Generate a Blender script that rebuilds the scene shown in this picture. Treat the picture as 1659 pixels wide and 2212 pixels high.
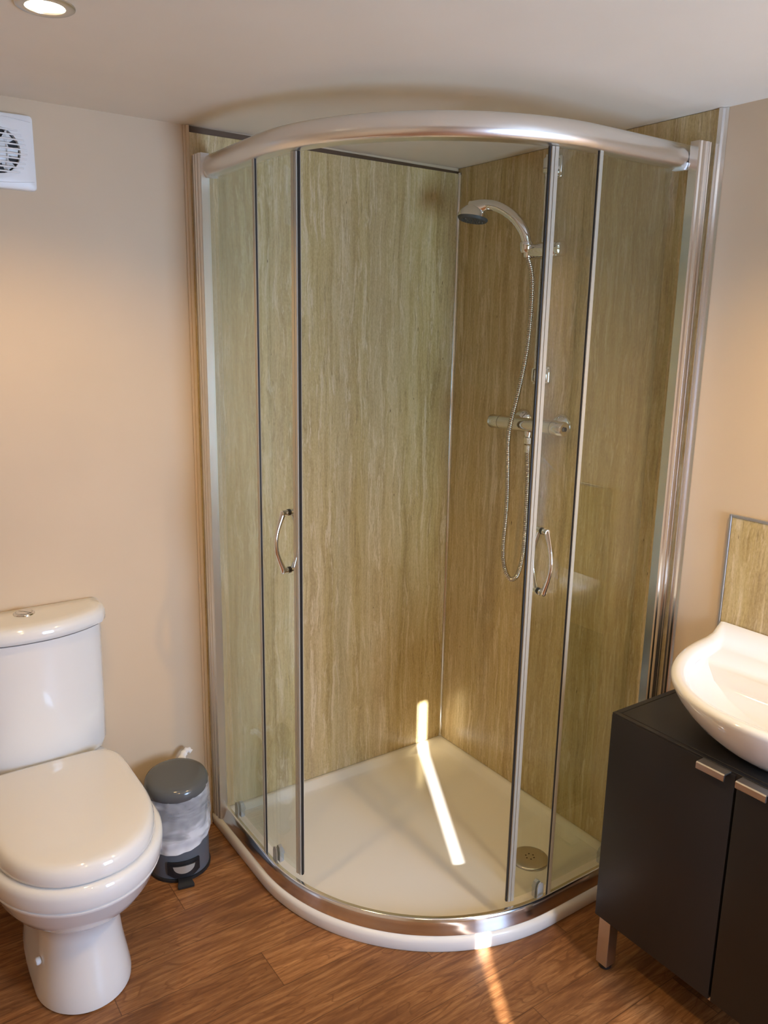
import bpy, bmesh, math, random
from mathutils import Vector, Matrix, Quaternion
random.seed(7)
for o in list(bpy.data.objects): bpy.data.objects.remove(o, do_unlink=True)
C = bpy.context.scene.collection
PI = math.pi

# ------------------------------------------------------------------ camera
def cam_axes(yaw, pit, rol):
    f = Vector((math.sin(yaw)*math.cos(pit), math.cos(yaw)*math.cos(pit), math.sin(pit)))
    r = Vector((math.cos(yaw), -math.sin(yaw), 0)); u = r.cross(f)
    c, s = math.cos(rol), math.sin(rol)
    return c*r+s*u, -s*r+c*u, f
cd = bpy.data.cameras.new('camera'); cam = bpy.data.objects.new('camera', cd); C.objects.link(cam)
r_, u_, f_ = cam_axes(0.60471, -0.22351, 0.01752)
M = Matrix((r_, u_, -f_)).transposed().to_4x4(); M.translation = Vector((-1.73723, -2.1205, 1.49877))
cam.matrix_world = M
cd.sensor_fit = 'VERTICAL'; cd.sensor_height = 24.0; cd.lens = 24.0*1742.97/2212; cd.clip_start = 0.02
bpy.context.scene.camera = cam

# ------------------------------------------------------------------ light and exposure
sc = bpy.context.scene
sc.view_settings.view_transform = 'Standard'; sc.view_settings.look = 'None'
sc.view_settings.gamma = 1; sc.view_settings.use_curve_mapping = False
sc.view_settings.exposure = 0.0
world = bpy.data.worlds.new('world'); sc.world = world; world.use_nodes = True
bg = world.node_tree.nodes['Background']; bg.inputs[0].default_value = (.55, .72, 1, 1); bg.inputs[1].default_value = 1.0

H = 1.995                       # ceiling height
XL, YB = -2.45, -2.9            # far left wall and wall behind the photographer
SUN_DIR = Vector((0.468, 0.884, -0.213)).normalized()
SUN_STRENGTH = 45.0
sd = bpy.data.lights.new('low_sun', 'SUN'); sd.energy = SUN_STRENGTH; sd.angle = 0.008; sd.color = (1, .97, .93)
so = bpy.data.objects.new('low_sun', sd); C.objects.link(so)
so.rotation_euler = SUN_DIR.to_track_quat('-Z', 'Y').to_euler(); so.location = (-3, -5, 1)
# daylight entering by the window in the wall behind the photographer
WX0, WX1, WZ0, WZ1 = -0.68, -0.12, 0.50, 1.50
ad = bpy.data.lights.new('window_daylight', 'AREA'); ad.shape = 'RECTANGLE'; ad.size = WX1-WX0-.06; ad.size_y = WZ1-WZ0-.06
ad.energy = 52; ad.color = (.46, .66, 1.0)
ao = bpy.data.objects.new('window_daylight', ad); C.objects.link(ao)
ao.location = ((WX0+WX1)/2, YB-.02, (WZ0+WZ1)/2); ao.rotation_euler = (PI/2, 0, 0)
SPOT_COL = (1.0, .66, .275)
DOWNLIGHTS = [((-1.378, -.620), 'brass-grey recessed ceiling downlight glowing above the toilet', 18),
              ((-.45, -1.62), 'recessed ceiling downlight over the washbasin', 37),
              ((-1.378, -1.75), 'recessed ceiling downlight near the window wall, farther from the toilet', 14),
              ]

# ------------------------------------------------------------------ materials
def mat(name, color, rough=.5, metal=0, spec=.5, **kw):
    m = bpy.data.materials.new(name); m.use_nodes = True
    b = m.node_tree.nodes['Principled BSDF']
    b.inputs['Base Color'].default_value = (*color, 1); b.inputs['Roughness'].default_value = rough
    b.inputs['Metallic'].default_value = metal; b.inputs['Specular IOR Level'].default_value = spec
    for k, v in kw.items(): b.inputs[k].default_value = v
    return m
def nodes(m): return m.node_tree.nodes, m.node_tree.links, m.node_tree.nodes['Principled BSDF']
def nz(N, L, vec, scale, detail=4, rough=.5, dist=0):
    n = N.new('ShaderNodeTexNoise'); n.inputs['Scale'].default_value = scale; n.inputs['Detail'].default_value = detail
    n.inputs['Roughness'].default_value = rough; n.inputs['Distortion'].default_value = dist
    if vec is not None: L.new(vec, n.inputs['Vector'])
    return n.outputs['Fac']
def ramp(N, L, fac, stops):
    r = N.new('ShaderNodeValToRGB'); e = r.color_ramp.elements
    while len(e) < len(stops): e.new(.5)
    for el, (p, c) in zip(e, stops):
        el.position = p; el.color = (*c, 1) if len(c) == 3 else c
    L.new(fac, r.inputs[0]); return r.outputs[0]
def math_(N, L, op, a, b=None, c=None):
    n = N.new('ShaderNodeMath'); n.operation = op
    for i, v in enumerate((a, b, c)):
        if v is None: continue
        if isinstance(v, (int, float)): n.inputs[i].default_value = v
        else: L.new(v, n.inputs[i])
    return n.outputs[0]
def mapped(N, L, scale, loc=(0, 0, 0)):
    g = N.new('ShaderNodeNewGeometry'); mp = N.new('ShaderNodeMapping')
    mp.inputs['Scale'].default_value = scale; mp.inputs['Location'].default_value = loc
    L.new(g.outputs['Position'], mp.inputs['Vector']); return mp.outputs[0]
def mixc(N, L, fac, a, b, mode='MIX'):
    n = N.new('ShaderNodeMix'); n.data_type = 'RGBA'; n.blend_type = mode
    if isinstance(fac, (int, float)): n.inputs[0].default_value = fac
    else: L.new(fac, n.inputs[0])
    for i, v in ((6, a), (7, b)):
        if isinstance(v, tuple): n.inputs[i].default_value = (*v, 1)
        else: L.new(v, n.inputs[i])
    return n.outputs[2]
def bump(N, L, b, h, strength, dist=.001):
    n = N.new('ShaderNodeBump'); n.inputs['Strength'].default_value = strength; n.inputs['Distance'].default_value = dist
    L.new(h, n.inputs['Height']); L.new(n.outputs[0], b.inputs['Normal'])

def paint(name, color, rough=.55, amt=.03):
    m = mat(name, color, rough, spec=.3); N, L, b = nodes(m)
    f = nz(N, L, mapped(N, L, (2, 2, 2)), 1.5, 3)
    col = ramp(N, L, f, [(.3, tuple(c*(1-amt) for c in color)), (.7, tuple(min(1, c*(1+amt)) for c in color))])
    L.new(col, b.inputs['Base Color'])
    bump(N, L, b, nz(N, L, mapped(N, L, (1, 1, 1)), 420, 3), .12, .0006)
    return m
M_wall = paint('magnolia_paint', (.645, .505, .345))
M_ceil = paint('ceiling_paint', (.78, .70, .575))

def travertine():
    m = mat('travertine_laminate', (.5, .4, .25), .28, spec=.4); N, L, b = nodes(m)
    # slow wobble of the veins
    g = N.new('ShaderNodeNewGeometry')
    w = N.new('ShaderNodeTexNoise'); w.inputs['Scale'].default_value = 5; w.inputs['Detail'].default_value = 3
    mp0 = N.new('ShaderNodeMapping'); mp0.inputs['Scale'].default_value = (1, 1, .9); L.new(g.outputs['Position'], mp0.inputs['Vector']); L.new(mp0.outputs[0], w.inputs['Vector'])
    vs = N.new('ShaderNodeVectorMath'); vs.operation = 'SCALE'; vs.inputs['Scale'].default_value = .035; L.new(w.outputs['Color'], vs.inputs[0])
    va = N.new('ShaderNodeVectorMath'); va.operation = 'ADD'; L.new(g.outputs['Position'], va.inputs[0]); L.new(vs.outputs[0], va.inputs[1])
    def mp(scale, loc=(0, 0, 0)):
        q = N.new('ShaderNodeMapping'); q.inputs['Scale'].default_value = scale; q.inputs['Location'].default_value = loc
        L.new(va.outputs[0], q.inputs['Vector']); return q.outputs[0]
    broad = nz(N, L, mp((9, 9, .35)), 1, 3, .5)
    veins = nz(N, L, mp((36, 36, 1.5)), 1, 7, .7, .5)
    fine = nz(N, L, mp((190, 190, 9), (3, 1, 2)), 1, 5, .7)
    light = nz(N, L, mp((50, 50, 3.4), (7, 5, 1)), 1, 6, .8, .8)
    grain = nz(N, L, mp((260, 260, 120)), 1, 2, .6)
    c = ramp(N, L, veins, [(.38, (.37, .255, .085)), (.5, (.535, .405, .165)), (.62, (.65, .53, .27))])
    c = mixc(N, L, ramp(N, L, broad, [(.38, (0, 0, 0)), (.66, (.5, .5, .5))]), c, (.54, .41, .26))
    c = mixc(N, L, ramp(N, L, light, [(.52, (0, 0, 0)), (.61, (.68, .68, .68))]), c, (.82, .70, .49))
    c = mixc(N, L, ramp(N, L, fine, [(.30, (.75, .75, .75)), (.46, (0, 0, 0))]), c, (.27, .18, .075))
    c = mixc(N, L, .27, c, ramp(N, L, grain, [(.3, (.3, .22, .1)), (.7, (.68, .55, .33))]))
    pit = nz(N, L, mp((150, 150, 28), (11, 3, 9)), 1, 2, .5)
    c = mixc(N, L, ramp(N, L, pit, [(.76, (0, 0, 0)), (.79, (1, 1, 1))]), c, (.13, .08, .03))
    L.new(c, b.inputs['Base Color'])
    return m
M_trav = travertine()

def woodfloor():
    m = mat('walnut_plank_vinyl', (.3, .15, .06), .38, spec=.35); N, L, b = nodes(m)
    g = N.new('ShaderNodeNewGeometry'); sp = N.new('ShaderNodeSeparateXYZ'); L.new(g.outputs['Position'], sp.inputs[0])
    PW, PL = .122, .92
    v = math_(N, L, 'DIVIDE', math_(N, L, 'ADD', sp.outputs[1], .813+PW*20), PW); row = math_(N, L, 'FLOOR', v); fv = math_(N, L, 'FRACT', v)
    wn = N.new('ShaderNodeTexWhiteNoise'); wn.noise_dimensions = '1D'; L.new(row, wn.inputs['W'])
    u = math_(N, L, 'ADD', math_(N, L, 'DIVIDE', math_(N, L, 'ADD', sp.outputs[0], 20.908), PL), math_(N, L, 'MULTIPLY', math_(N, L, 'SUBTRACT', row, 20), .37))
    colid = math_(N, L, 'FLOOR', u); fu = math_(N, L, 'FRACT', u)
    cb = N.new('ShaderNodeCombineXYZ'); L.new(row, cb.inputs[0]); L.new(colid, cb.inputs[1])
    w2 = N.new('ShaderNodeTexWhiteNoise'); L.new(cb.outputs[0], w2.inputs['Vector'])
    # shift pattern per plank
    sc_ = N.new('ShaderNodeVectorMath'); sc_.operation = 'SCALE'; sc_.inputs['Scale'].default_value = 9; L.new(w2.outputs['Color'], sc_.inputs[0])
    ad_ = N.new('ShaderNodeVectorMath'); ad_.operation = 'ADD'; L.new(g.outputs['Position'], ad_.inputs[0]); L.new(sc_.outputs[0], ad_.inputs[1])
    def mp(scale):
        q = N.new('ShaderNodeMapping'); q.inputs['Scale'].default_value = scale; L.new(ad_.outputs[0], q.inputs['Vector']); return q.outputs[0]
    cath = nz(N, L, mp((3.2, 17, 1)), 1, 2, .5, 1.2)
    rings = math_(N, L, 'FRACT', math_(N, L, 'MULTIPLY', cath, 7))
    grain = nz(N, L, mp((7, 95, 1)), 1, 6, .7, .3)
    fine = nz(N, L, mp((30, 520, 1)), 1, 3, .7)
    dark = nz(N, L, mp((2.6, 11, 1)), 1, 3, .6, .8)
    c = ramp(N, L, grain, [(.30, (.125, .046, .015)), (.5, (.275, .118, .042)), (.70, (.43, .21, .082))])
    c = mixc(N, L, ramp(N, L, rings, [(0, (.0, .0, .0)), (.75, (.0, .0, .0)), (.93, (.7, .7, .7)), (1, (0, 0, 0))]), c, (.15, .058, .02))
    c = mixc(N, L, ramp(N, L, dark, [(.50, (0, 0, 0)), (.68, (.7, .7, .7))]), c, (.13, .050, .02))
    c = mixc(N, L, ramp(N, L, fine, [(.3, (.5, .5, .5)), (.5, (0, 0, 0))]), c, (.13, .05, .018))
    tint = ramp(N, L, w2.outputs['Value'], [(0, (.95, .92, .88)), (.5, (1.15, 1.15, 1.12)), (1, (1.42, 1.42, 1.35))])
    c = mixc(N, L, 1.0, c, tint, 'MULTIPLY')
    e1 = math_(N, L, 'MINIMUM', fv, math_(N, L, 'SUBTRACT', 1, fv)); e2 = math_(N, L, 'MULTIPLY', math_(N, L, 'MINIMUM', fu, math_(N, L, 'SUBTRACT', 1, fu)), PL/PW)
    e = math_(N, L, 'MINIMUM', e1, e2)
    c = mixc(N, L, ramp(N, L, e, [(.004, (.7, .7, .7)), (.011, (0, 0, 0))]), c, (.06, .025, .01))
    L.new(c, b.inputs['Base Color'])
    bump(N, L, b, grain, .12, .0006)
    return m
M_floor = woodfloor()

def ceramic(name, col):
    m = mat(name, col, .07, spec=.55); N, L, b = nodes(m)
    b.inputs['Coat Weight'].default_value = .3; b.inputs['Coat Roughness'].default_value = .03
    return m
M_ceramic = ceramic('white_vitreous_china', (.775, .77, .755))
M_seat = ceramic('white_seat_plastic', (.77, .755, .73))
M_tray = mat('white_acrylic_tray', (.80, .77, .71), .16, spec=.5)
M_chrome = mat('chrome', (.80, .79, .77), .06, 1)
M_satin = mat('satin_chrome', (.84, .82, .79), .28, 1)
M_alu = mat('polished_silver_aluminium', (.86, .855, .85), .15, 1)
M_brushed = mat('brushed_nickel', (.66, .63, .58), .32, 1)
M_trimgrey = mat('grey_aluminium_trim', (.55, .55, .56), .3, .9)
def seal_mat():
    m = bpy.data.materials.new('translucent_plastic_seal'); m.use_nodes = True
    N, L = m.node_tree.nodes, m.node_tree.links; b = N['Principled BSDF']
    b.inputs['Base Color'].default_value = (.56, .50, .40, 1); b.inputs['Roughness'].default_value = .3
    t = N.new('ShaderNodeBsdfTransparent'); mx = N.new('ShaderNodeMixShader'); mx.inputs[0].default_value = .62
    L.new(t.outputs[0], mx.inputs[1]); L.new(b.outputs[0], mx.inputs[2]); L.new(mx.outputs[0], N['Material Output'].inputs[0])
    return m
M_seal = seal_mat()
M_jamb = mat('silver_anodised_profile', (.80, .80, .80), .36, .75)
M_valve = mat('valve_chrome', (.76, .73, .68), .12, 1)
M_hose = mat('ribbed_chrome', (.58, .53, .45), .12, 1)
M_black = mat('black_gasket', (.012, .010, .010), .45)
M_blackpl = mat('black_plastic', (.014, .015, .017), .35)
M_greypl = mat('grey_plastic_roller', (.42, .43, .43), .35)
M_whitepl = mat('white_plastic', (.83, .83, .82), .35)
M_vanity = mat('charcoal_laminate', (.022, .019, .017), .40, spec=.30)
M_vdark = mat('black_recess', (.008, .008, .008), .6)
M_binbody = mat('grey_painted_steel', (.115, .13, .15), .33, spec=.45)
M_binlid = mat('grey_gloss_plastic', (.105, .11, .11), .16, spec=.5)
M_dark = mat('dark_interior', (.03, .03, .035), .6)
M_brown = mat('dark_brown', (.10, .055, .025), .6)
M_rubber = mat('grey_rubber_nozzles', (.07, .07, .068), .5)
def glass_mat():
    m = bpy.data.materials.new('clear_green_glass'); m.use_nodes = True
    N, L = m.node_tree.nodes, m.node_tree.links; N.clear()
    o = N.new('ShaderNodeOutputMaterial'); mx = N.new('ShaderNodeMixShader'); fr = N.new('ShaderNodeFresnel'); g = N.new('ShaderNodeNewGeometry')
    ior = math_(N, L, 'MULTIPLY_ADD', g.outputs['Backfacing'], 1/1.5-1.5, 1.5); L.new(ior, fr.inputs[0])
    t = N.new('ShaderNodeBsdfTransparent'); t.inputs[0].default_value = (.935, .955, .925, 1)
    gl = N.new('ShaderNodeBsdfGlossy'); gl.inputs['Roughness'].default_value = .0; gl.inputs[0].default_value = (1, 1, 1, 1)
    L.new(fr.outputs[0], mx.inputs[0]); L.new(t.outputs[0], mx.inputs[1]); L.new(gl.outputs[0], mx.inputs[2]); L.new(mx.outputs[0], o.inputs[0])
    return m
M_glass = glass_mat()
def film_mat():
    m = bpy.data.materials.new('translucent_bin_film'); m.use_nodes = True
    N, L = m.node_tree.nodes, m.node_tree.links; N.clear()
    o = N.new('ShaderNodeOutputMaterial'); mx = N.new('ShaderNodeMixShader'); t = N.new('ShaderNodeBsdfTransparent')
    p = N.new('ShaderNodeBsdfPrincipled'); p.inputs['Base Color'].default_value = (.86, .88, .92, 1); p.inputs['Roughness'].default_value = .3
    # crumple: denser film where folds gather
    g = N.new('ShaderNodeNewGeometry'); mp = N.new('ShaderNodeMapping'); mp.inputs['Scale'].default_value = (11, 11, 26); mp.inputs['Rotation'].default_value = (.3, .25, 0)
    L.new(g.outputs['Position'], mp.inputs['Vector'])
    f = nz(N, L, mp.outputs[0], 1, 2.5, .5, .5)
    sp = N.new('ShaderNodeSeparateXYZ'); L.new(g.outputs['Position'], sp.inputs[0])
    low = math_(N, L, 'SUBTRACT', 1, math_(N, L, 'MULTIPLY', math_(N, L, 'ABSOLUTE', math_(N, L, 'SUBTRACT', sp.outputs[2], .115)), 12))
    k = math_(N, L, 'ADD', f, math_(N, L, 'MULTIPLY', math_(N, L, 'MAXIMUM', low, 0), .22))
    fac = ramp(N, L, k, [(.42, (.26, .26, .26)), (.60, (.42, .42, .42)), (.72, (.78, .78, .78))])
    L.new(fac, mx.inputs[0]); L.new(t.outputs[0], mx.inputs[1]); L.new(p.outputs[0], mx.inputs[2]); L.new(mx.outputs[0], o.inputs[0])
    return m
M_film = film_mat()
def emit_mat(name, col, s):
    m = bpy.data.materials.new(name); m.use_nodes = True
    b = m.node_tree.nodes['Principled BSDF']; b.inputs['Base Color'].default_value = (1, 1, 1, 1)
    b.inputs['Emission Color'].default_value = (*col, 1); b.inputs['Emission Strength'].default_value = s
    return m
M_bulb = emit_mat('glowing_lamp', (1, .86, .6), 14)

# ------------------------------------------------------------------ helpers
def link(name, bm, m, parent=None, smooth=40):
    bmesh.ops.recalc_face_normals(bm, faces=bm.faces)
    me = bpy.data.meshes.new(name); bm.to_mesh(me); bm.free()
    o = bpy.data.objects.new(name, me); C.objects.link(o)
    if isinstance(m, (list, tuple)):
        for x in m: me.materials.append(x)
    else: me.materials.append(m)
    if smooth:
        me.shade_smooth() if hasattr(me, 'shade_smooth') else None
        try: me.set_sharp_from_angle(angle=math.radians(smooth))
        except Exception: pass
    if parent: o.parent = parent; o.matrix_parent_inverse = parent_inv(parent)
    return o
def parent_inv(p):
    mw = Matrix.Identity(4); q = p
    while q is not None:
        mw = Matrix.LocRotScale(q.location, q.rotation_euler, q.scale) @ (q.matrix_parent_inverse if q.parent else Matrix.Identity(4)).inverted_safe() if False else Matrix.Translation(q.location) @ mw
        q = q.parent
        break
    return mw.inverted()
def thing(name, label, cat, loc=(0, 0, 0), group=None):
    o = bpy.data.objects.new(name, None); C.objects.link(o); o.location = loc; o.empty_display_size = .05
    o['label'] = label; o['category'] = cat
    if group: o['group'] = group
    return o
def tag(o, label, cat, group=None):
    o['label'] = label; o['category'] = cat
    if group: o['group'] = group
    return o
def struct(o): o['kind'] = 'structure'; return o
def box(bm, x0, x1, y0, y1, z0, z1, bev=0, seg=2):
    b = bmesh.new()
    bmesh.ops.create_cube(b, size=1)
    for v in b.verts: v.co = Vector((x0+(v.co.x+.5)*(x1-x0), y0+(v.co.y+.5)*(y1-y0), z0+(v.co.z+.5)*(z1-z0)))
    if bev: bmesh.ops.bevel(b, geom=b.edges[:], offset=bev, segments=seg, profile=.5, affect='EDGES')
    merge(bm, b)
def merge(bm, b):
    me = bpy.data.meshes.new('tmp'); b.to_mesh(me); b.free(); bm.from_mesh(me); bpy.data.meshes.remove(me)
def rings(bm, rs, cap0=True, cap1=True, closed=True):
    vs = [[bm.verts.new(p) for p in r] for r in rs]; n = len(rs[0])
    for a, b in zip(vs, vs[1:]):
        for i in range(n if closed else n-1):
            j = (i+1) % n; bm.faces.new((a[i], a[j], b[j], b[i]))
    if cap0: bm.faces.new(list(reversed(vs[0])))
    if cap1: bm.faces.new(vs[-1])
    return vs
def frame_of(t):
    t = t.normalized(); a = Vector((0, 0, 1)) if abs(t.z) < .9 else Vector((1, 0, 0))
    n = t.cross(a).normalized(); return n, t.cross(n)
def tube(bm, pts, rad, n=12, cap=True, flat=None):
    pts = [Vector(p) for p in pts]; rs = []
    nrm = None
    for i, p in enumerate(pts):
        t = (pts[min(i+1, len(pts)-1)]-pts[max(i-1, 0)]).normalized()
        if nrm is None: nrm, _ = frame_of(t)
        else: nrm = (nrm - t*nrm.dot(t)).normalized()
        bn = t.cross(nrm); r = rad[i] if isinstance(rad, (list, tuple)) else rad
        r2 = r if flat is None else r*flat
        rs.append([p+nrm*math.cos(2*PI*k/n)*r+bn*math.sin(2*PI*k/n)*r2 for k in range(n)])
    rings(bm, rs, cap, cap)
def lathe(bm, prof, centre, axis=(0, 0, 1), n=40, cap0=True, cap1=True):
    ax = Vector(axis).normalized(); a, b = frame_of(ax); c = Vector(centre)
    rs = [[c+ax*h+(a*math.cos(2*PI*k/n)+b*math.sin(2*PI*k/n))*max(r, 1e-5) for k in range(n)] for r, h in prof]
    rings(bm, rs, cap0, cap1)
def catmull(P, m):
    P = [Vector(p) for p in P]; out = []
    for i in range(len(P)-1):
        p0 = P[max(i-1, 0)]; p1 = P[i]; p2 = P[i+1]; p3 = P[min(i+2, len(P)-1)]
        for k in range(m):
            t = k/m
            out.append(.5*((2*p1)+(p2-p0)*t+(2*p0-5*p1+4*p2-p3)*t*t+(3*p1-p0-3*p2+p3)*t**3))
    out.append(P[-1]); return out
def extrude_xy(bm, poly, z0, z1):
    rings(bm, [[Vector((x, y, z0)) for x, y in poly], [Vector((x, y, z1)) for x, y in poly]])
SW = lambda pts: [(y, x) for x, y in pts]          # mirror about the enclosure's diagonal
def swap_bm(bm):
    for v in bm.verts: v.co = Vector((v.co.y, v.co.x, v.co.z))

# ------------------------------------------------------------------ the room shell
bm = bmesh.new(); box(bm, XL-.1, .1, YB-.1, .1, -.06, 0); struct(link('floor', bm, M_floor, smooth=0))
bm = bmesh.new(); box(bm, XL-.1, .1, YB-.1, .1, H, H+.06); struct(link('ceiling', bm, M_ceil, smooth=0))
bm = bmesh.new(); box(bm, XL-.1, .1, 0, .08, 0, H); struct(link('wall_left', bm, M_wall, smooth=0))
bm = bmesh.new(); box(bm, 0, .08, YB-.1, 0, 0, H); struct(link('wall_right', bm, M_wall, smooth=0))
bm = bmesh.new(); box(bm, XL-.08, XL, YB-.1, 0, 0, H); struct(link('wall_far', bm, M_wall, smooth=0))
# wall behind the photographer: window opening and a narrow lit gap beside the door
GX = -0.553-(0.468/0.884)*(abs(YB)-0.87); GX0, GX1 = GX-.018, GX+.018; GZ0, GZ1 = .05, .89
bm = bmesh.new()
y0, y1 = YB-.012, YB
box(bm, XL-.1, GX0, y0, y1, 0, H); box(bm, GX0, GX1, y0, y1, 0, GZ0); box(bm, GX0, GX1, y0, y1, GZ1, H)
box(bm, GX1, WX0, y0, y1, 0, H); box(bm, WX0, WX1, y0, y1, 0, WZ0); box(bm, WX0, WX1, y0, y1, WZ1, H); box(bm, WX1, .1, y0, y1, 0, H)
struct(link('wall_back', bm, M_wall, smooth=0))
bm = bmesh.new()
for a in ((WX0-.05, WX0, WZ0-.05, WZ1+.05), (WX1, WX1+.05, WZ0-.05, WZ1+.05)): box(bm, a[0], a[1], YB-.02, YB+.02, a[2], a[3], .004)
for a in ((WX0, WX1, WZ0-.05, WZ0), (WX0, WX1, WZ1, WZ1+.05)): box(bm, a[0], a[1], YB-.02, YB+.02, a[2], a[3], .004)
struct(link('window_1', bm, M_whitepl))
# unseen blocker added outside the window to keep the low sun off it
bm = bmesh.new(); box(bm, -1.90, .6, -3.75, -3.65, 0, 2.6); struct(link('sun_blocker', bm, M_wall, smooth=0))

# ------------------------------------------------------------------ wall panels of the shower
def wall_panel(flip):
    E = .921 if flip else .905
    t = thing('wall_panel', 'travertine-effect shower wall panel on the %s' % ('right, behind the shower valve' if flip else 'left wall, thin brown gap along its top'),
              'wall panel', (0, -.46, .04) if flip else (-.46, 0, .04), 'travertine panels of the shower')
    zt = H-.0008 if flip else H-.017
    bm = bmesh.new(); box(bm, -E, -.0005, -.0088, -.0005, .0405, zt, .0008, 1)
    if flip: swap_bm(bm)
    link('panel_board', bm, M_trav, t, 0)
    bm = bmesh.new()
    if flip:
        # slim double-ridged aluminium edge strip
        extrude_xy(bm, SW([(-E-.018, -.0005), (-E-.018, -.003), (-E-.009, -.004), (-E-.008, -.012), (-E+.001, -.0125), (-E+.0015, -.0095), (-E-.0005, -.009), (-E-.0005, -.0005)]), .041, H-.001)
    else:
        extrude_xy(bm, [(-E-.010, -.0005), (-E-.010, -.003), (-E-.005, -.004), (-E-.004, -.011), (-E+.003, -.0115), (-E+.003, -.0092), (-E-.0005, -.009), (-E-.0005, -.0005)], .001, H-.001)
    link('edge_trim', bm, M_wall if not flip else M_alu, t, 0)
    if not flip:
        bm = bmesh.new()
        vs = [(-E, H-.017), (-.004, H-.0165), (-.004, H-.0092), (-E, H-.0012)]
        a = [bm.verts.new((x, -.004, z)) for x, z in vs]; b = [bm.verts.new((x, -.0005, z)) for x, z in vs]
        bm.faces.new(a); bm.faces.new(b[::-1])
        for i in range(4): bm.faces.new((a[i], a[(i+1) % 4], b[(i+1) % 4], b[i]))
        link('top_gap_strip', bm, M_brown, t, 0)  # tapered dark brown strip between the panel top and the ceiling
wall_panel(False); wall_panel(True)
bm = bmesh.new()
extrude_xy(bm, [(-.0175, -.0091), (-.0175, -.0108), (-.0135, -.0116), (-.0116, -.0135), (-.0108, -.0175), (-.0091, -.0175), (-.0091, -.0091)], .0415, H-.014)
struct(link('trim_1', bm, M_alu, None, 30))

# ------------------------------------------------------------------ tray and enclosure geometry
D, R = .900, .557; c0 = D-R
LS, LA = c0, R*PI/2; LT = 2*LS+LA
def path(s, o):
    if s <= LS: return (-(D-o), -s)
    if s >= LS+LA: return (-(LT-s), -(D-o))
    a = (s-LS)/R
    return (-c0-(R-o)*math.cos(a), -c0-(R-o)*math.sin(a))
def sstops(s0, s1, step=.018):
    out = [s0]; marks = [LS, LS+LA]
    k = max(1, int((min(s1, LS+LA)-max(s0, LS))/step)) if (s1 > LS and s0 < LS+LA) else 0
    if k:
        a, b = max(s0, LS), min(s1, LS+LA); out += [a+(b-a)*i/k for i in range(k+1)]
    out.append(s1); r = []
    for v in out:
        if not r or v-r[-1] > 1e-6: r.append(v)
    return r
def sweep(bm, prof, s0, s1, step=.018):
    rings(bm, [[Vector((*path(s, o), z)) for o, z in prof] for s in sstops(s0, s1, step)])

tray = thing('shower_tray', 'low white quadrant shower tray with curved front on the wooden floor', 'shower tray', (-.45, -.45, 0))
def tray_ring(o, wo, rc, z):
    P = []
    def corner(cx, cy, r, a0, a1, n=6):
        for i in range(n+1):
            a = a0+(a1-a0)*i/n; P.append(Vector((cx+r*math.cos(a), cy+r*math.sin(a), z)))
    corner(-wo-rc, -wo-rc, rc, 0, PI/2)
    re = .008+wo*.6
    corner(-(D-o)+re, -wo-re, re, PI/2, PI)
    n = 48
    for i in range(n+1):
        a = PI+PI/2*i/n; P.append(Vector((-c0+(R-o)*math.cos(a), -c0+(R-o)*math.sin(a), z)))
    corner(-wo-re, -(D-o)+re, re, -PI/2, 0)
    return P
bm = bmesh.new()
w = .0005
rings(bm, [tray_ring(.004, w, .003, .0005), tray_ring(.001, w, .003, .006), tray_ring(.0, w, .003, .027), tray_ring(.0015, w, .003, .0335), tray_ring(.006, w+.001, .003, .0385), tray_ring(.012, w+.003, .003, .040),
           tray_ring(.046, .020, .012, .0400), tray_ring(.052, .024, .018, .0388), tray_ring(.066, .046, .045, .0265), tray_ring(.074, .055, .055, .0242), tray_ring(.10, .075, .06, .0235)], False, True)
link('tray_body', bm, M_tray, tray, 35)
bm = bmesh.new()
lathe(bm, [(.052, .0), (.054, .002), (.0535, .005), (.050, .0075), (.03, .0095), (.0, .010)], (-.223, -.694, .0238), n=48)
dc = link('drain_cover', bm, M_brushed, tray, 50); dc['label'] = 'round brushed metal drain cover'
bm = bmesh.new()
for k in range(6):
    a = k*PI/3; cx, cy = -.223+.012*math.cos(a), -.694+.012*math.sin(a)
    lathe(bm, [(.0026, 0), (.0024, .0004), (0, .0005)], (cx, cy, .0334), n=10)
link('drain_hole', bm, M_dark, dc)

enc = thing('shower_enclosure', 'chrome-framed quadrant glass shower enclosure with two curved sliding doors, open in the middle', 'shower enclosure', (-.45, -.45, .04))
# wall profiles
def jamb(flip):
    ex = -.897 if not flip else -.914
    x0 = ex
    poly = [(x0, -.0095), (x0, -.020), (x0+.002, -.0215), (x0+.002, -.025), (x0, -.0265), (x0, -.034), (x0+.003, -.036), (x0+.003, -.0385), (x0+.001, -.040), (x0+.001, -.050),
            (x0+.004, -.053), (x0+.004, -.060), (x0+.026, -.060), (x0+.029, -.050), (x0+.030, -.036), (x0+.033, -.034), (x0+.033, -.0095)]
    bm = bmesh.new(); extrude_xy(bm, SW(poly) if flip else poly, .0405, 1.923); link('wall_profile', bm, M_alu if flip else M_jamb, enc, 30)
jamb(False); jamb(True)
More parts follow.
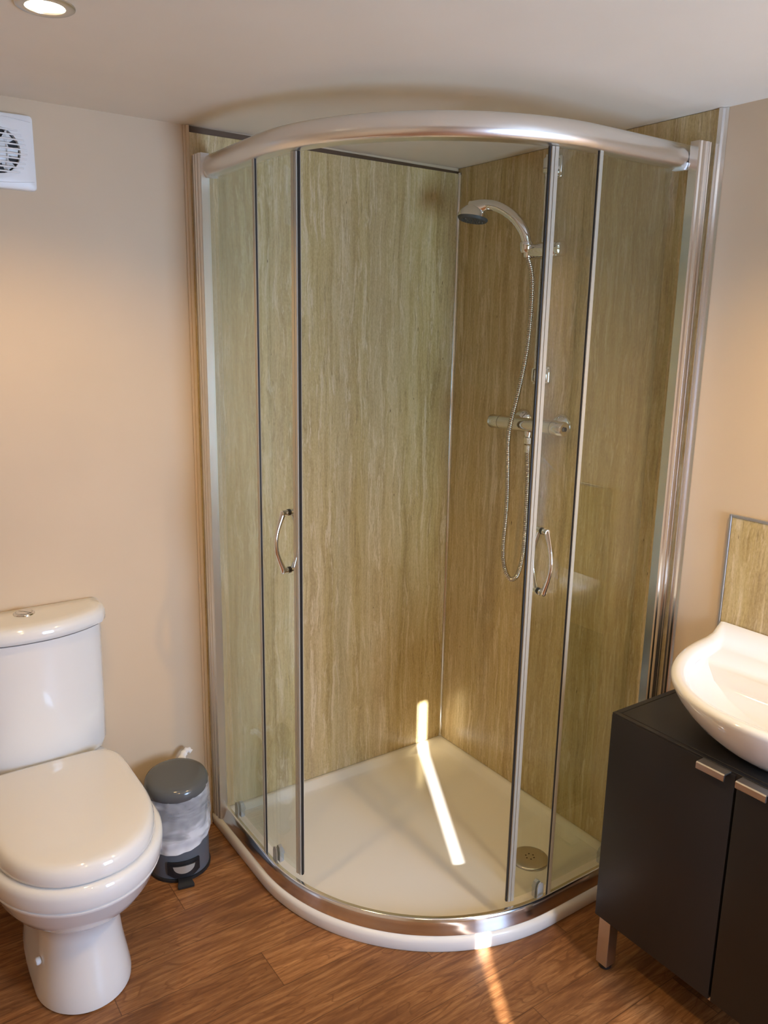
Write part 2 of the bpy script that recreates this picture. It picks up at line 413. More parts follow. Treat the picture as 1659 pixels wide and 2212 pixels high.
# bottom rail and header
bm = bmesh.new()
sweep(bm, [(.0105, .0402), (.0110, .0440), (.0135, .0530), (.0155, .0620), (.0175, .0710), (.0200, .0775), (.0225, .0800), (.0250, .0805), (.0320, .0800), (.0330, .0770), (.0330, .0402)], .035, LT-.035, .012)
link('bottom_rail', bm, M_alu, enc, 50)
bm = bmesh.new()
hp = [(.024, 1.8700), (.0205, 1.8715), (.0165, 1.8760), (.0135, 1.8830), (.0125, 1.8900), (.0135, 1.8980), (.0170, 1.9080), (.0220, 1.9155), (.0290, 1.9210), (.0370, 1.9230), (.056, 1.9225), (.056, 1.8705)]
sweep(bm, hp, .030, LT-.030, .012)
hd = link('header_rail', bm, M_satin, enc, 50)
for fl in (False, True):
    bm = bmesh.new()
    rings(bm, [[Vector((-(D-o*.96+.0012), -s, z)) for o, z in [(.022, 1.864), (.017, 1.8705), (.014, 1.878), (.030, 1.878), (.056, 1.866)]] for s in (.052, .066)])
    if fl: swap_bm(bm)
    link('end_cap', bm, M_whitepl, hd, 30)['label'] = 'white plastic cap under header end'
# fixed panes
for fl in (False, True):
    s0, s1 = .055, (.332 if not fl else .345)
    bm = bmesh.new(); sweep(bm, [(.024, .066), (.024, 1.873), (.030, 1.873), (.030, .066)], s0, s1-.012)
    if fl: swap_bm(bm)
    fp = link('fixed_pane', bm, M_glass, enc, 30)
    bm = bmesh.new(); sweep(bm, [(.0235, .066), (.0235, 1.872), (.0315, 1.872), (.0315, .066)], s1-.0125, s1-.003)
    if fl: swap_bm(bm)
    link('edge_seal', bm, M_seal, fp, 0)
    bm = bmesh.new(); sweep(bm, [(.0255, .067), (.0255, 1.871), (.0290, 1.871), (.0290, .067)], s1-.003, s1-.0012)
    if fl: swap_bm(bm)
    link('gasket', bm, M_black, fp, 0)['label'] = 'thin black gasket'
# sliding doors
def bow_handle(parent, s, zc, fl):
    bm = bmesh.new()
    def P(o, z, ds=0):
        x, y = path(s+ds, o); return Vector((x, y, z))
    hz = .0735
    for side in (1, -1):        # outside, inside
        base = .0440 if side > 0 else .0500
        pts, rad = [], []
        for i in range(25):
            t = i/24*2-1
            out = (.012+.022*(math.cos(t*PI/2))**1.1)*(1 if side > 0 else .84)
            pts.append(P(base-side*out, zc+hz*t)); rad.append(.0048-.0010*math.cos(t*PI/2)+.0012*abs(t)**4)
        tube(bm, pts, rad, 12, flat=1.35)
        for sg in (-1, 1):
            a, b = P(base, zc+hz*sg*.985), P(base-side*(.0165 if side > 0 else .0145), zc+hz*sg*.985)
            tube(bm, [a, a.lerp(b, .3), a.lerp(b, .32), b, b+(b-a)*.02], [.0078, .0078, .0070, .0074, .005], 16)
    # black washers at the glass
    if fl: swap_bm(bm)
    o = link('handle', bm, M_chrome, parent, 50); o['label'] = 'curved chrome bow handle'
    for sg in (-1, 1):
        bm = bmesh.new(); tube(bm, [P(.0428, zc+hz*sg*.985), P(.0512, zc+hz*sg*.985)], .0080, 18)
        if fl: swap_bm(bm)
        link('washer', bm, M_black, o, 40)
    return o
def sliding_door(fl, ang, back, hs, hz):
    s1 = LS+R*math.radians(ang); s0 = back
    bm = bmesh.new(); sweep(bm, [(.044, .091), (.044, 1.868), (.050, 1.868), (.050, .091)], s0, s1-.022, .012)
    if fl: swap_bm(bm)
    d = link('sliding_door', bm, M_glass, enc, 30)
    bm = bmesh.new()
    sweep(bm, [(.0395, .087), (.0395, 1.869), (.0545, 1.869), (.0545, .087)], s1-.0225, s1-.0135)
    sweep(bm, [(.0415, .087), (.0415, 1.869), (.0525, 1.869), (.0525, .087)], s1-.0135, s1-.0110)
    sweep(bm, [(.0395, .087), (.0395, 1.869), (.0545, 1.869), (.0545, .087)], s1-.0110, s1-.0048)
    if fl: swap_bm(bm)
    link('edge_seal', bm, M_seal, d, 0)
    bm = bmesh.new(); sweep(bm, [(.0440, .086), (.0440, 1.8695), (.0500, 1.8695), (.0500, .086)], s1-.0048, s1-.0015)
    if fl: swap_bm(bm)
    link('gasket', bm, M_black, d, 0)['label'] = 'black magnetic closing strip'
    bow_handle(d, hs, hz, fl)
    for s in (s0+.025, .352):
        bm = bmesh.new()
        def P(o, ds, z): x, y = path(s+ds, o); return Vector((x, y, z))
        prof = [(-.011, .060), (-.011, .094), (-.0075, .104), (0, .108), (.0075, .104), (.011, .094), (.011, .060)]
        rings(bm, [[P(o, ds, z) for ds, z in prof] for o in (.0400, .0435)], True, True)
        rings(bm, [[P(o, ds*k, z if z < .065 else .060+(z-.060)*k) for ds, z in prof] for o, k in ((.0505, 1), (.060, 1), (.064, .82))], True, True)
        c, e = P(.064, 0, .082), P(.068, 0, .082)
        tube(bm, [c, e], .0055, 14)
        if fl: swap_bm(bm)
        link('roller', bm, M_greypl, d, 35)['label'] = 'grey plastic bottom roller'
sliding_door(False, 14.7, .075, LS+R*math.radians(9.2), .989)
sliding_door(True, 13.0, .075, LS+R*math.radians(8.0), .979)

# ------------------------------------------------------------------ shower fittings
YR = -.432
rail = thing('slide_rail', 'chrome vertical shower slide rail on the right travertine panel', 'shower rail', (-.045, YR, 1.35))
bm = bmesh.new(); tube(bm, [(-.045, YR, 1.352), (-.045, YR, 1.966)], .0095, 20); link('rail_tube', bm, M_chrome, rail)
for z, hh in ((1.938, .030), (1.376, .025)):
    bm = bmesh.new(); box(bm, -.022, -.0092, YR-.022, YR+.014, z-hh, z+hh, .006, 3); box(bm, -.058, -.020, YR-.016, YR+.013, z-.022, z+.022, .007, 3)
    link('wall_bracket', bm, M_chrome, rail, 40)
bm = bmesh.new()
zs = 1.716
lathe(bm, [(.0, -.062), (.012, -.060), (.018, -.052), (.0220, -.040), (.0220, .050), (.018, .060), (.010, .066), (0, .067)], (-.064, YR-.010, zs), (0, -1, 0), 24, False, False)
lathe(bm, [(.019, 0), (.021, .002), (.020, .016), (.013, .020), (0, .0205)], (-.066, YR-.074, zs), (0, -1, 0), 24)
sl = link('slider', bm, M_chrome, rail, 50)
bm = bmesh.new(); lathe(bm, [(.0145, -.012), (.017, -.010), (.0185, .012), (.0165, .018), (.013, .019)], (-.078, YR+.035, zs+.008), (-.10, .05, 1), 24); link('holder_cup', bm, M_chrome, sl, 50)

hs = thing('hand_shower', 'chrome hand shower with dark grey spray face, clipped in the slide rail holder', 'hand shower', (-.079, -.402, 1.70))
bm = bmesh.new()
hp_ = catmull([(-.0765, -.4015, 1.700), (-.079, -.4005, 1.728), (-.086, -.392, 1.768), (-.100, -.370, 1.803), (-.117, -.335, 1.830), (-.132, -.298, 1.843), (-.141, -.272, 1.840), (-.148, -.248, 1.832)], 6)
n = len(hp_); tube(bm, hp_, [.0105+.0045*min(1, i/14)+.016*max(0, (i-n*.72)/(n*.28)) for i in range(n)], 20)
link('handle', bm, M_chrome, hs, 60)
hc = Vector((-.150, -.247, 1.817)); hn = Vector((-.16, .02, -1)).normalized()
bm = bmesh.new()
lathe(bm, [(.0, -.031), (.016, -.0295), (.029, -.0235), (.039, -.013), (.0445, -.002), (.0455, .005), (.043, .006)], hc, hn, 36, False, True)
link('head', bm, M_chrome, hs, 60)
bm = bmesh.new(); lathe(bm, [(.0435, .004), (.0435, .008), (.040, .013), (.0, .0135)], hc, hn, 36)
fa = link('spray_face', bm, M_rubber, hs, 40); fa['label'] = 'dark grey spray face'
bm = bmesh.new()
a_, b_ = frame_of(hn)
for rr, kk in ((.010, 7), (.020, 14), (.030, 22)):
    for k in range(kk):
        p = hc+hn*.0133+(a_*math.cos(2*PI*k/kk)+b_*math.sin(2*PI*k/kk))*rr
        lathe(bm, [(.0013, 0), (.0010, .0022)], p, hn, 6)
link('nozzle', bm, M_rubber, fa, 0)

valve = thing('shower_valve', 'horizontal chrome thermostatic bar valve on the right travertine panel', 'shower valve', (-.07, -.43, 1.20))
bm = bmesh.new()
A, B = Vector((-.07, -.277, 1.230)), Vector((-.07, -.577, 1.236)); dv = (B-A).normalized(); Lv = (B-A).length
lathe(bm, [(.0205, .044), (.0205, Lv-.044)], A, dv, 32); link('valve_body', bm, M_valve, valve, 50)
for st, en in ((0, .0425), (Lv, Lv-.0425)):
    bm = bmesh.new(); g = 1 if en > st else -1
    lathe(bm, [(.0, st+g*.003), (.012, st+g*.001), (.018, st), (.0205, st+g*.003), (.0205, en)], A, dv, 32, False, True)
    kb = link('control_knob', bm, M_valve, valve, 50)
    bm = bmesh.new(); lathe(bm, [(.0062, st-g*.0014), (.0055, st+g*.006)], A, dv, 16); link('knob_cap', bm, M_black, kb)
for y in (-.352, -.508):
    bm = bmesh.new(); lathe(bm, [(.035, 0), (.035, .004), (.031, .010), (.024, .022), (.018, .026), (.017, .046)], (-.0092, y, 1.236), (-1, 0, 0), 36)
    link('wall_flange', bm, M_chrome, valve, 50)
bm = bmesh.new(); lathe(bm, [(.012, .015), (.012, .030), (.009, .031), (.009, .036)], (-.07, -.4365, 1.236), (0, 0, -1), 20); link('outlet', bm, M_chrome, valve, 40)

bm = bmesh.new()
hpts = [(-.0765, -.4015, 1.699), (-.076, -.4235, 1.640), (-.075, -.424, 1.518), (-.078, -.416, 1.420), (-.086, -.402, 1.322), (-.108, -.400, 1.235), (-.104, -.390, 1.180), (-.085, -.376, 1.080), (-.077, -.370, .972), (-.075, -.362, .854),
        (-.075, -.370, .797), (-.075, -.388, .766), (-.075, -.408, .760), (-.075, -.430, .780), (-.075, -.445, .830), (-.074, -.450, .900), (-.072, -.447, 1.056), (-.070, -.4385, 1.150), (-.07, -.4365, 1.176)]
cp = catmull(hpts, 40); Ls = [0]
for a, b in zip(cp, cp[1:]): Ls.append(Ls[-1]+(b-a).length)
pts, rad = [], []; tot = Ls[-1]; NP = int(tot/.0058); j = 0
for i in range(NP*4+1):
    s = tot*i/(NP*4)
    while j < len(Ls)-2 and Ls[j+1] < s: j += 1
    pts.append(cp[j].lerp(cp[j+1], (s-Ls[j])/max(1e-9, Ls[j+1]-Ls[j])))
    rad.append((.0078, .0073, .0056, .0073)[i % 4])
tube(bm, pts, rad, 10)
hose = link('shower_hose', bm, M_hose, None, 80)
tag(hose, 'ribbed chrome shower hose looping below the bar valve', 'shower hose')
bm = bmesh.new(); lathe(bm, [(.0085, 0), (.0115, .002), (.0115, .020), (.0085, .024), (.0085, .045)], (-.07, -.4365, 1.1995), (0, 0, -1), 6); link('hose_nut', bm, M_chrome, hose, 20)

# ------------------------------------------------------------------ toilet
TX = -1.388
def sgn(v): return (v > 0)-(v < 0)
def dring(hw, yb, yf, z, ym=None, ef=2.0, eb=4.5, n=64, cx=TX, dz=None):
    ym = ym if ym is not None else yf+hw*1.15
    P = []
    for i in range(n):
        a = 2*PI*i/n; c, s = math.cos(a), math.sin(a); e = ef if s < 0 else eb
        x = cx+hw*sgn(c)*abs(c)**(2/e); y = ym+((ym-yf) if s < 0 else (yb-ym))*sgn(s)*abs(s)**(2/e)
        P.append(Vector((x, y, z+(dz(x, y) if dz else 0))))
    return P
toilet = thing('toilet', 'white close-coupled toilet with closed lid against the left wall', 'toilet', (TX, -.3, 0))
bm = bmesh.new()
S = [(.101, -.12, -.520, .0005), (.106, -.115, -.525, .004), (.106, -.115, -.526, .020), (.100, -.115, -.520, .055), (.092, -.11, -.507, .11), (.088, -.10, -.500, .165), (.090, -.09, -.503, .195), (.101, -.07, -.520, .212),
     (.125, -.05, -.553, .235), (.148, -.035, -.582, .262), (.164, -.025, -.603, .290), (.1775, -.02, -.621, .325), (.1815, -.02, -.6275, .3345), (.1812, -.02, -.627, .3365), (.1775, -.02, -.6225, .3385), (.1780, -.02, -.6230, .3398), (.1822, -.02, -.6285, .3415), (.1855, -.02, -.632, .352), (.187, -.02, -.634, .372), (.186, -.02, -.632, .385), (.180, -.022, -.625, .3915), (.165, -.03, -.61, .3930)]
rings(bm, [dring(hw, yb, yf, z, eb=3.2 if z < .21 else 5) for hw, yb, yf, z in S])
link('bowl', bm, M_ceramic, toilet, 50)
bm = bmesh.new(); rings(bm, [dring(.166, -.165, -.610, .3932), dring(.168, -.163, -.612, .396), dring(.168, -.163, -.612, .404), dring(.166, -.165, -.610, .408)]); link('seat', bm, M_seat, toilet, 50)
crown = lambda x, y: .004*max(0, 1-((x-TX)/.17)**2)*max(0, 1-((y+.39)/.24)**2)
def lring(ins, z, dz=None): return dring(.1745-ins, -.152-ins*.8, -.622+ins, z, ym=-.375, ef=2.25, eb=7, dz=dz)
bm = bmesh.new()
rings(bm, [lring(.004, .3955), lring(.001, .397), lring(0, .404), lring(.0005, .415), lring(.003, .4255), lring(.0075, .4325), lring(.014, .4363), lring(.025, .4378), lring(.06, .4385, crown), lring(.11, .4388, crown)])
link('lid', bm, M_seat, toilet, 60)
for sx in (-1, 1):
    bm = bmesh.new(); tube(bm, [(TX+sx*.05, -.152, .412), (TX+sx*.10, -.152, .412)], .011, 16); link('hinge', bm, M_seat, toilet)
# cistern: flat back on the wall, bowed front
CW = 1.035
def cring(hw, yb, ys, yf, z, cham=.02, n=20):
    hw *= CW; P = [Vector((TX-hw, yb, z)), Vector((TX-hw, ys+cham, z))]
    for i in range(n+1):
        t = i/n*2-1; x = TX+(hw-cham*.55)*t; P.append(Vector((x, yf+(ys-yf)*abs(t)**2.3, z)))
    P += [Vector((TX+hw, ys+cham, z)), Vector((TX+hw, yb, z))]
    return P
bm = bmesh.new()
rings(bm, [cring(.150, -.008, -.085, -.130, .3945), cring(.158, -.006, -.092, -.140, .405), cring(.163, -.005, -.098, -.148, .425), cring(.165, -.004, -.098, -.150, .50), cring(.168, -.004, -.095, -.146, .7450)])
cist = link('cistern', bm, M_ceramic, toilet, 40)
bm = bmesh.new(); rings(bm, [cring(.160, -.006, -.088, -.138, .7450), cring(.160, -.006, -.088, -.138, .7485)]); link('shadow_gap', bm, M_dark, cist, 0)
bm = bmesh.new()
rings(bm, [cring(.176, -.003, -.098, -.150, .7485, .03), cring(.181, -.002, -.103, -.156, .7525, .03), cring(.182, -.002, -.104, -.158, .7620, .03), cring(.1815, -.002, -.1025, -.156, .7760, .032), cring(.178, -.002, -.098, -.150, .7845, .034), cring(.171, -.003, -.091, -.141, .7885, .034), cring(.155, -.006, -.078, -.122, .7900, .03)])
clid = link('cistern_lid', bm, M_ceramic, cist, 50)
bx, by = -1.3905, -.048
bm = bmesh.new(); lathe(bm, [(.0255, 0), (.0255, .002), (.024, .0042), (.0205, .0045), (.020, .003), (0, .003)], (bx, by, .7900), n=40)
bt = link('flush_button', bm, M_chrome, toilet, 40); bt['label'] = 'round chrome dual flush button'
for k, (a0, a1) in enumerate(((-.25*PI, .70*PI), (.74*PI, 1.71*PI))):
    bm = bmesh.new(); rs = []
    inn = [Vector((bx+.0065*math.cos(.22*PI), by+.0065*math.sin(.22*PI), 0))]
    P = [Vector((bx+.0195*math.cos(a0+(a1-a0)*i/20), by+.0195*math.sin(a0+(a1-a0)*i/20), 0)) for i in range(21)]
    m_ = Vector((bx, by, 0)); Q = [p+(m_+ (P[10]-m_)*.04-p)*.03 for p in P]
    rings(bm, [[Vector((p.x, p.y, .7925)) for p in Q], [Vector((p.x, p.y, .7950)) for p in Q], [Vector((p.x+(m_.x-p.x)*.04, p.y+(m_.y-p.y)*.04, .7957)) for p in Q]])
    link('button_half', bm, M_chrome, bt, 30)
bm = bmesh.new(); lathe(bm, [(.009, -.004), (.009, .003), (.0065, .0065), (0, .007)], (TX-.0965, -.418, .098), (-1, -.15, 0), 18); link('screw_cap', bm, M_whitepl, toilet)
# white waste connector between pedestal and wall
bm = bmesh.new(); tube(bm, [(-1.475, -.012, .070), (-1.475, -.06, .070), (-1.472, -.105, .070), (-1.462, -.125, .075), (-1.44, -.135, .08)], .036, 24); link('waste_pipe', bm, M_whitepl, toilet)

# ------------------------------------------------------------------ pedal bin
bc = Vector((-1.052, -.136, 0)); BR = .082
pb = thing('pedal_bin', 'small grey pedal bin with white liner between toilet and shower', 'bin', bc)
bm = bmesh.new(); lathe(bm, [(BR-.001, .006), (BR, .012), (BR, .250)], bc, n=56); link('bin_body', bm, M_binbody, pb, 40)
bm = bmesh.new(); lathe(bm, [(BR+.001, .0005), (BR+.0035, .002), (BR+.0035, .009), (BR+.0005, .011)], bc, n=56); link('base_ring', bm, M_blackpl, pb, 40)
fdir = Vector((-.21, -.978, 0)).normalized(); sdir = Vector((fdir.y*-1, fdir.x, 0)); sdir = Vector((-fdir.y, fdir.x, 0))
def bp(a, z, r): # a metres along the front surface
    th = a/BR; d = fdir*math.cos(th)+sdir*math.sin(th); return bc+d*r+Vector((0, 0, z))
# black pedal surround wrapped on the body
bm = bmesh.new(); N_ = 14
oz = lambda t: (.020+.007*abs(t)**2, .062-.0*t)
grid = []
for r in (BR+.0006, BR+.0055):
    row = []
    for k in range(N_+1):
        t = k/N_*2-1; a = t*.043
        row.append([bp(a, .016+.012*max(0, abs(t)-.55)/.45, r), bp(a, .064, r)])
    grid.append(row)
for k in range(N_):
    o0, o1 = grid[1][k], grid[1][k+1]; i0, i1 = grid[0][k], grid[0][k+1]
    V = [bm.verts.new(p) for p in (o0[0], o1[0], o1[1], o0[1], i0[0], i1[0], i1[1], i0[1])]
    for f in ((0, 1, 2, 3), (0, 4, 5, 1), (2, 6, 7, 3)): bm.faces.new([V[i] for i in f])
    if k == 0: bm.faces.new([V[i] for i in (0, 3, 7, 4)])
    if k == N_-1: bm.faces.new([V[i] for i in (1, 5, 6, 2)])
ps = link('pedal_surround', bm, M_blackpl, pb, 40)
bm = bmesh.new()
def halfdisc(bm, w, zt, dep, r0, r1, n=18):
    R0, R1 = [], []
    cols = []
    for i in range(n+1):
        t = i/n*2-1; a = w*t; zb = zt-dep*math.sqrt(max(.0004, 1-t*t))
        cols.append([bp(a, zt, r0), bp(a, zt, r1), bp(a, zb, r1), bp(a, zb, r0)])
    rings(bm, cols)
halfdisc(bm, .037, .0570, .034, BR+.003, BR+.0085); link('surround_rim', bm, M_blackpl, ps, 30)
bm = bmesh.new(); halfdisc(bm, .0275, .0535, .0225, BR+.0080, BR+.0095)
link('pedal_window', bm, mat('dull_metal', (.55, .56, .52), .35, .6), ps, 30)['label'] = 'half-round metal plate'
bm = bmesh.new()
pr = []
for d, hw, z0, z1 in ((BR-.002, .017, .008, .016), (BR+.012, .018, .006, .013), (BR+.030, .0225, .003, .009), (BR+.034, .021, .003, .008)):
    c = bc+fdir*d; pr.append([c-sdir*hw+Vector((0, 0, z0)), c+sdir*hw+Vector((0, 0, z0)), c+sdir*hw+Vector((0, 0, z1)), c-sdir*hw+Vector((0, 0, z1))])
rings(bm, pr); link('pedal', bm, M_blackpl, pb, 20)
# domed lid, tipped a little forward by the liner
lc = bc+Vector((-.003, -.006, .268)); ln = Vector((-.05, -.09, 1)).normalized()
bm = bmesh.new(); lathe(bm, [(.0795, -.014), (.0845, -.013), (.0865, -.006), (.0862, .004), (.0825, .013), (.074, .019), (.060, .0220), (.035, .0235), (0, .0240)], lc, ln, 56, True, False)
link('lid', bm, M_binlid, pb, 60)
# crumpled translucent liner over the rim
random.seed(3)
bm = bmesh.new(); nn, zz = 96, 26; rs = []
ph = [random.random()*6.28 for _ in range(8)]
for j in range(zz):
    v = j/(zz-1); ring = []
    for i in range(nn):
        a = 2*PI*i/nn; d = Vector((math.cos(a), math.sin(a), 0))
        front = d.dot(fdir); side = d.dot(sdir)
        zlow = .092+.012*side+.020*(1-front)*.5; ztop = .254+.012*side
        z = zlow+(ztop-zlow)*v
        r = BR+.0056+.0012*math.sin(9*a+ph[0]+7*v)+.0010*math.sin(17*a+ph[1]-9*v)
        r += .0022*math.sin(v*26+1.6*math.sin(a*2+ph[2])+ph[3])*max(0, 1-v*1.7)     # gathered folds low down
        r += .009*max(0, -math.cos(a*1.0+2.35)-.35)*math.sin(v*PI)                   # loose bulge on the shower side
        ring.append(bc+d*r+Vector((0, 0, z)))
    rs.append(ring)
rings(bm, rs, False, False); link('liner', bm, M_film, pb, 80)['label'] = 'crumpled translucent white bin liner'
# twisted tail of the liner poking up behind the lid
bm = bmesh.new()
tp = catmull([(-1.020, -.070, .238), (-1.008, -.052, .262), (-.992, -.040, .283), (-.980, -.040, .290), (-.972, -.046, .284)], 6)
tube(bm, tp, [.013-.0003*i+.0015*math.sin(i*1.7) for i in range(len(tp))], 10, flat=.45)
lt = link('liner_tail', bm, mat('white_film_gathered', (.85, .82, .78), .4), pb, 60)
lt['label'] = 'twisted white end of the liner behind the lid'

# ------------------------------------------------------------------ vanity cabinet
VX, VY0, VY1, VZ0, VZ1 = -.360, -1.042, -1.656, .145, .667
van = thing('vanity_cabinet', 'charcoal two-door vanity cabinet on metal legs under the washbasin', 'cabinet', (-.18, -1.35, 0))
GAPY = -1.349
bm = bmesh.new()
box(bm, VX+.020, -.002, VY1+.001, VY1+.019, VZ0, VZ1-.018, .0008, 1); box(bm, VX+.020, -.002, VY0-.019, VY0-.001, VZ0, VZ1-.018, .0008, 1)
box(bm, VX+.020, -.002, VY1+.019, VY0-.019, VZ0, VZ0+.018); box(bm, -.012, -.002, VY1+.019, VY0-.019, VZ0+.018, VZ1-.018)
link('carcass', bm, M_vanity, van, 30)
bm = bmesh.new(); box(bm, VX+.0205, VX+.024, VY1+.002, VY0-.002, VZ0+.002, VZ1-.02); link('recess', bm, M_vdark, van, 0)
# top: rim frame with a fine joint round an inset board
bm = bmesh.new(); box(bm, VX+.002, -.001, VY1, VY0, VZ1-.018, VZ1-.0015, .0015)
box(bm, VX+.002, VX+.014, VY1, VY0, VZ1-.003, VZ1, .0006, 1); box(bm, VX+.0145, -.001, VY0-.013, VY0, VZ1-.003, VZ1, .0006, 1); box(bm, VX+.0145, -.001, VY1, VY1+.013, VZ1-.003, VZ1, .0006, 1)
box(bm, VX+.0160, -.002, VY1+.0145, VY0-.0145, VZ1-.003, VZ1, .0006, 1)
link('top_board', bm, M_vanity, van, 30)
for a, b, hy0, hy1 in ((VY0-.001, GAPY+.0025, -1.274, -1.336), (GAPY-.0025, VY1+.001, -1.360, -1.422)):
    bm = bmesh.new(); box(bm, VX, VX+.018, b, a, VZ0, VZ1-.004, .0012, 2); dr = link('door', bm, M_vanity, van, 30)
    bm = bmesh.new()
    prof = [(VX+.012, .6655), (VX-.020, .6655), (VX-.0225, .6635), (VX-.0225, .6515), (VX-.0215, .6500), (VX-.0195, .6500), (VX-.0185, .6520), (VX-.0185, .6620), (VX+.012, .6638)]
    rings(bm, [[Vector((x, y, z)) for x, z in prof] for y in (hy0, hy1)]); link('handle', bm, M_brushed, dr, 30)['label'] = 'brushed metal edge pull'
bm = bmesh.new(); box(bm, VX+.010, VX+.024, VY1+.04, VY0-.041, VZ0-.010, VZ0-.0003, .001, 1); link('frame_rail', bm, M_brushed, van, 30)
for lx in (VX+.012, -.06):
    for ly in (VY0-.022, VY1+.022):
        bm = bmesh.new(); sg = -1 if ly > -1.3 else 1
        box(bm, lx, lx+.032, ly-.016, ly+.016, .012, VZ0-.0002, .001, 1)
        lg = link('leg', bm, M_brushed, van, 30)
        bm = bmesh.new(); lathe(bm, [(.013, 0.0005), (.0155, .003), (.0155, .012)], (lx+.016, ly, 0), n=20); link('foot', bm, M_blackpl, lg, 40)

# ------------------------------------------------------------------ washbasin
CY = -1.362
def bring(w, d, z, e=2.2, xb=-.0092, n=56, lift=0, ec=None):
    P = []
    for i in range(n+1):
        a = PI*i/n; c, s = math.cos(a), math.sin(a)
        y = CY+w*sgn(c)*abs(c)**(2/e); x = xb-(d+xb)*abs(s)**(2/e)
        zz = z+lift*max(0, 1-((x)/-.045))**1.0 if x > -.045 else z
        P.append(Vector((x, y, zz)))
    return P
basin = thing('washbasin', 'white D-shaped ceramic washbasin standing on the charcoal cabinet', 'washbasin', (-.2, CY, .667))
bm = bmesh.new()
outer = [bring(.160, .300, .6675), bring(.172, .312, .6720), bring(.210, .338, .690), bring(.248, .363, .712), bring(.276, .385, .737), bring(.294, .402, .762), bring(.3015, .4105, .780, lift=.01), bring(.302, .412, .7880, lift=.028),
         bring(.298, .408, .7935, lift=.034), bring(.289, .399, .7950, lift=.036, xb=-.010), bring(.276, .386, .7925, lift=.030, xb=-.018), bring(.269, .379, .7860, lift=.012, xb=-.030), bring(.264, .374, .779, xb=-.045), bring(.258, .368, .774, xb=-.056)]
inner = [bring(.252, .362, .768, xb=-.118), bring(.242, .352, .757, xb=-.130), bring(.215, .330, .732, xb=-.145), bring(.17, .305, .708, xb=-.155), bring(.11, .275, .694, xb=-.17), bring(.04, .235, .688, xb=-.19)]
rings(bm, outer+inner, True, True)
link('basin_bowl', bm, M_ceramic, basin, 60)
bm = bmesh.new(); lathe(bm, [(.022, 0), (.022, .002), (.018, .003), (.0, .002)], (-.213, CY, .6882), n=28); link('basin_waste', bm, M_chrome, basin)

# splashback panel with grey metal edging
spl = thing('splashback', 'travertine-effect splashback with grey metal edging behind the washbasin', 'splashback', (0, -1.36, .67))
bm = bmesh.new(); box(bm, -.0065, -.0005, -1.66, -1.061, .668, 1.079, .0005, 1); link('splash_board', bm, M_trav, spl, 0)
bm = bmesh.new(); box(bm, -.0085, -.0005, -1.0605, -1.054, .668, 1.086, .001, 1); link('edge_trim', bm, M_trimgrey, spl, 0)
bm = bmesh.new(); box(bm, -.0085, -.0005, -1.66, -1.061, 1.0795, 1.086, .001, 1); link('edge_trim', bm, M_trimgrey, spl, 0)

# ------------------------------------------------------------------ extractor fan
fan = thing('extractor_fan', 'square white extractor fan with round wire grille high on the left wall', 'fan', (-1.359, 0, 1.877))
fc = Vector((-1.359, 0, 1.877)); FW = .081; FR = .050
bm = bmesh.new()
def sqr(hw, y, r=.008, hole=False):
    P = []
    for k, (cx, cz) in enumerate(((1, 1), (-1, 1), (-1, -1), (1, -1))):
        for i in range(9):
            a = k*PI/2+PI/2*i/8
            P.append(fc+Vector((cx*(hw-r)+r*math.cos(a), y, cz*(hw-r)+r*math.sin(a))))
    return P
def circ(r, y): return [fc+Vector((r*math.cos(2*PI*(i+.5)/36-0.0), y, r*math.sin(2*PI*(i+.5)/36))) for i in range(36)]
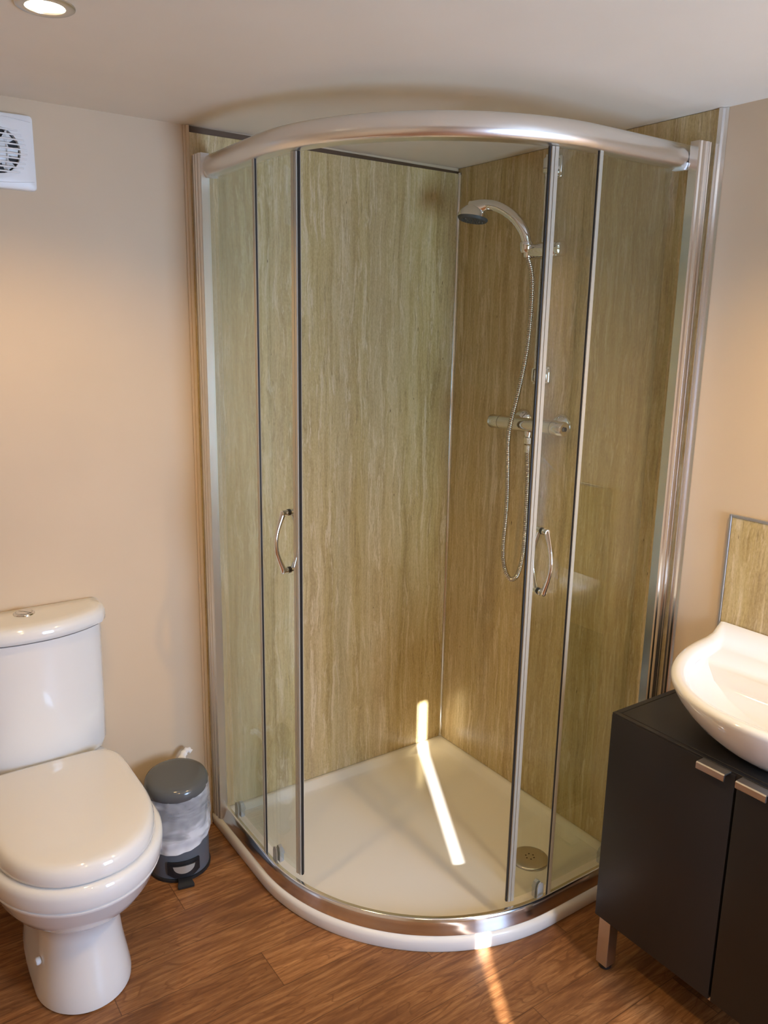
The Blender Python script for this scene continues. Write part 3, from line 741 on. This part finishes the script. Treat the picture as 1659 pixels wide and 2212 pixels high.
# rows start at the same bearing: rotate the square so vertices pair up
def sq2(hw, y, r=.008):
    P = sqr(hw, y, r); return P
rings(bm, [sq2(FW, -.0005), sq2(FW, -.011), sq2(FW-.001, -.0145), sq2(FW-.004, -.0165), sq2(FW-.02, -.0175, .02), circ(FR+.012, -.0185), circ(FR+.004, -.019), circ(FR, -.0178), circ(FR-.001, -.004)], True, False)
link('fan_cover', bm, M_whitepl, fan, 35)
bm = bmesh.new(); lathe(bm, [(FR-.0012, 0), (FR-.0012, .0015)], fc+Vector((0, -.0035, 0)), (0, -1, 0), 36)
link('fan_duct', bm, M_dark, fan, 40)
bm = bmesh.new()
lathe(bm, [(.028, 0), (.028, .006), (.022, .009), (0, .009)], fc+Vector((0, -.0055, 0)), (0, -1, 0), 28)
for k in range(7):
    a = 2*PI*k/7; d = Vector((math.cos(a), 0, math.sin(a))); t = Vector((-math.sin(a), 0, math.cos(a)))
    P = [fc+d*.017-t*.005+Vector((0, -.006, 0)), fc+d*.045-t*.014+Vector((0, -.006, 0)), fc+d*.047+t*.010+Vector((0, -.011, 0)), fc+d*.017+t*.006+Vector((0, -.011, 0))]
    rings(bm, [P, [p+Vector((0, .001, 0)) for p in P]])
link('impeller', bm, M_whitepl, fan, 30)
bm = bmesh.new()
for k in range(10):
    z = -.0445+.0099*k; hw = math.sqrt(max(0, (FR+.014)**2-z*z))
    pts = [fc+Vector((hw*t, -.0185-.0035*math.cos(t*PI/2), z)) for t in [i/12*2-1 for i in range(13)]]
    tube(bm, pts, .0018, 8)
for x in (-.022, .022): tube(bm, [fc+Vector((x, -.0185, -.045)), fc+Vector((x, -.0185, .045))], .001, 8)
link('wire_grille', bm, M_whitepl, fan, 60)
for zc, s in ((.066, 1), (-.062, -1)):
    bm = bmesh.new()
    pts = [fc+Vector((FW*.93*t, -.0176, zc+s*.006*math.cos(t*PI/2))) for t in [i/16*2-1 for i in range(17)]]
    tube(bm, pts, .0007, 6)
    link('moulding_line', bm, M_whitepl, fan, 60)

# ------------------------------------------------------------------ downlights
def downlight(xy, label, watts):
    x, y = xy; t = thing('ceiling_downlight', label, 'downlight', (x, y, H), 'recessed ceiling downlights')
    bm = bmesh.new(); lathe(bm, [(.046, .0003), (.046, .0025), (.043, .0045), (.034, .0050), (.0310, .0040), (.0300, .0008)], (x, y, H), (0, 0, -1), 48, False, False)
    link('bezel', bm, M_brushed, t, 50)
    bm = bmesh.new(); lathe(bm, [(.0302, .0008), (.028, .0018), (0, .0025)], (x, y, H), (0, 0, -1), 40); link('lamp', bm, M_bulb, t, 50)
    ld = bpy.data.lights.new('downlight_beam', 'SPOT'); ld.energy = watts; ld.color = SPOT_COL; ld.spot_size = math.radians(142); ld.spot_blend = .65; ld.shadow_soft_size = .03
    lo = bpy.data.objects.new('downlight_beam', ld); C.objects.link(lo); lo.location = (x, y, H-.035)
for args in DOWNLIGHTS: downlight(*args)
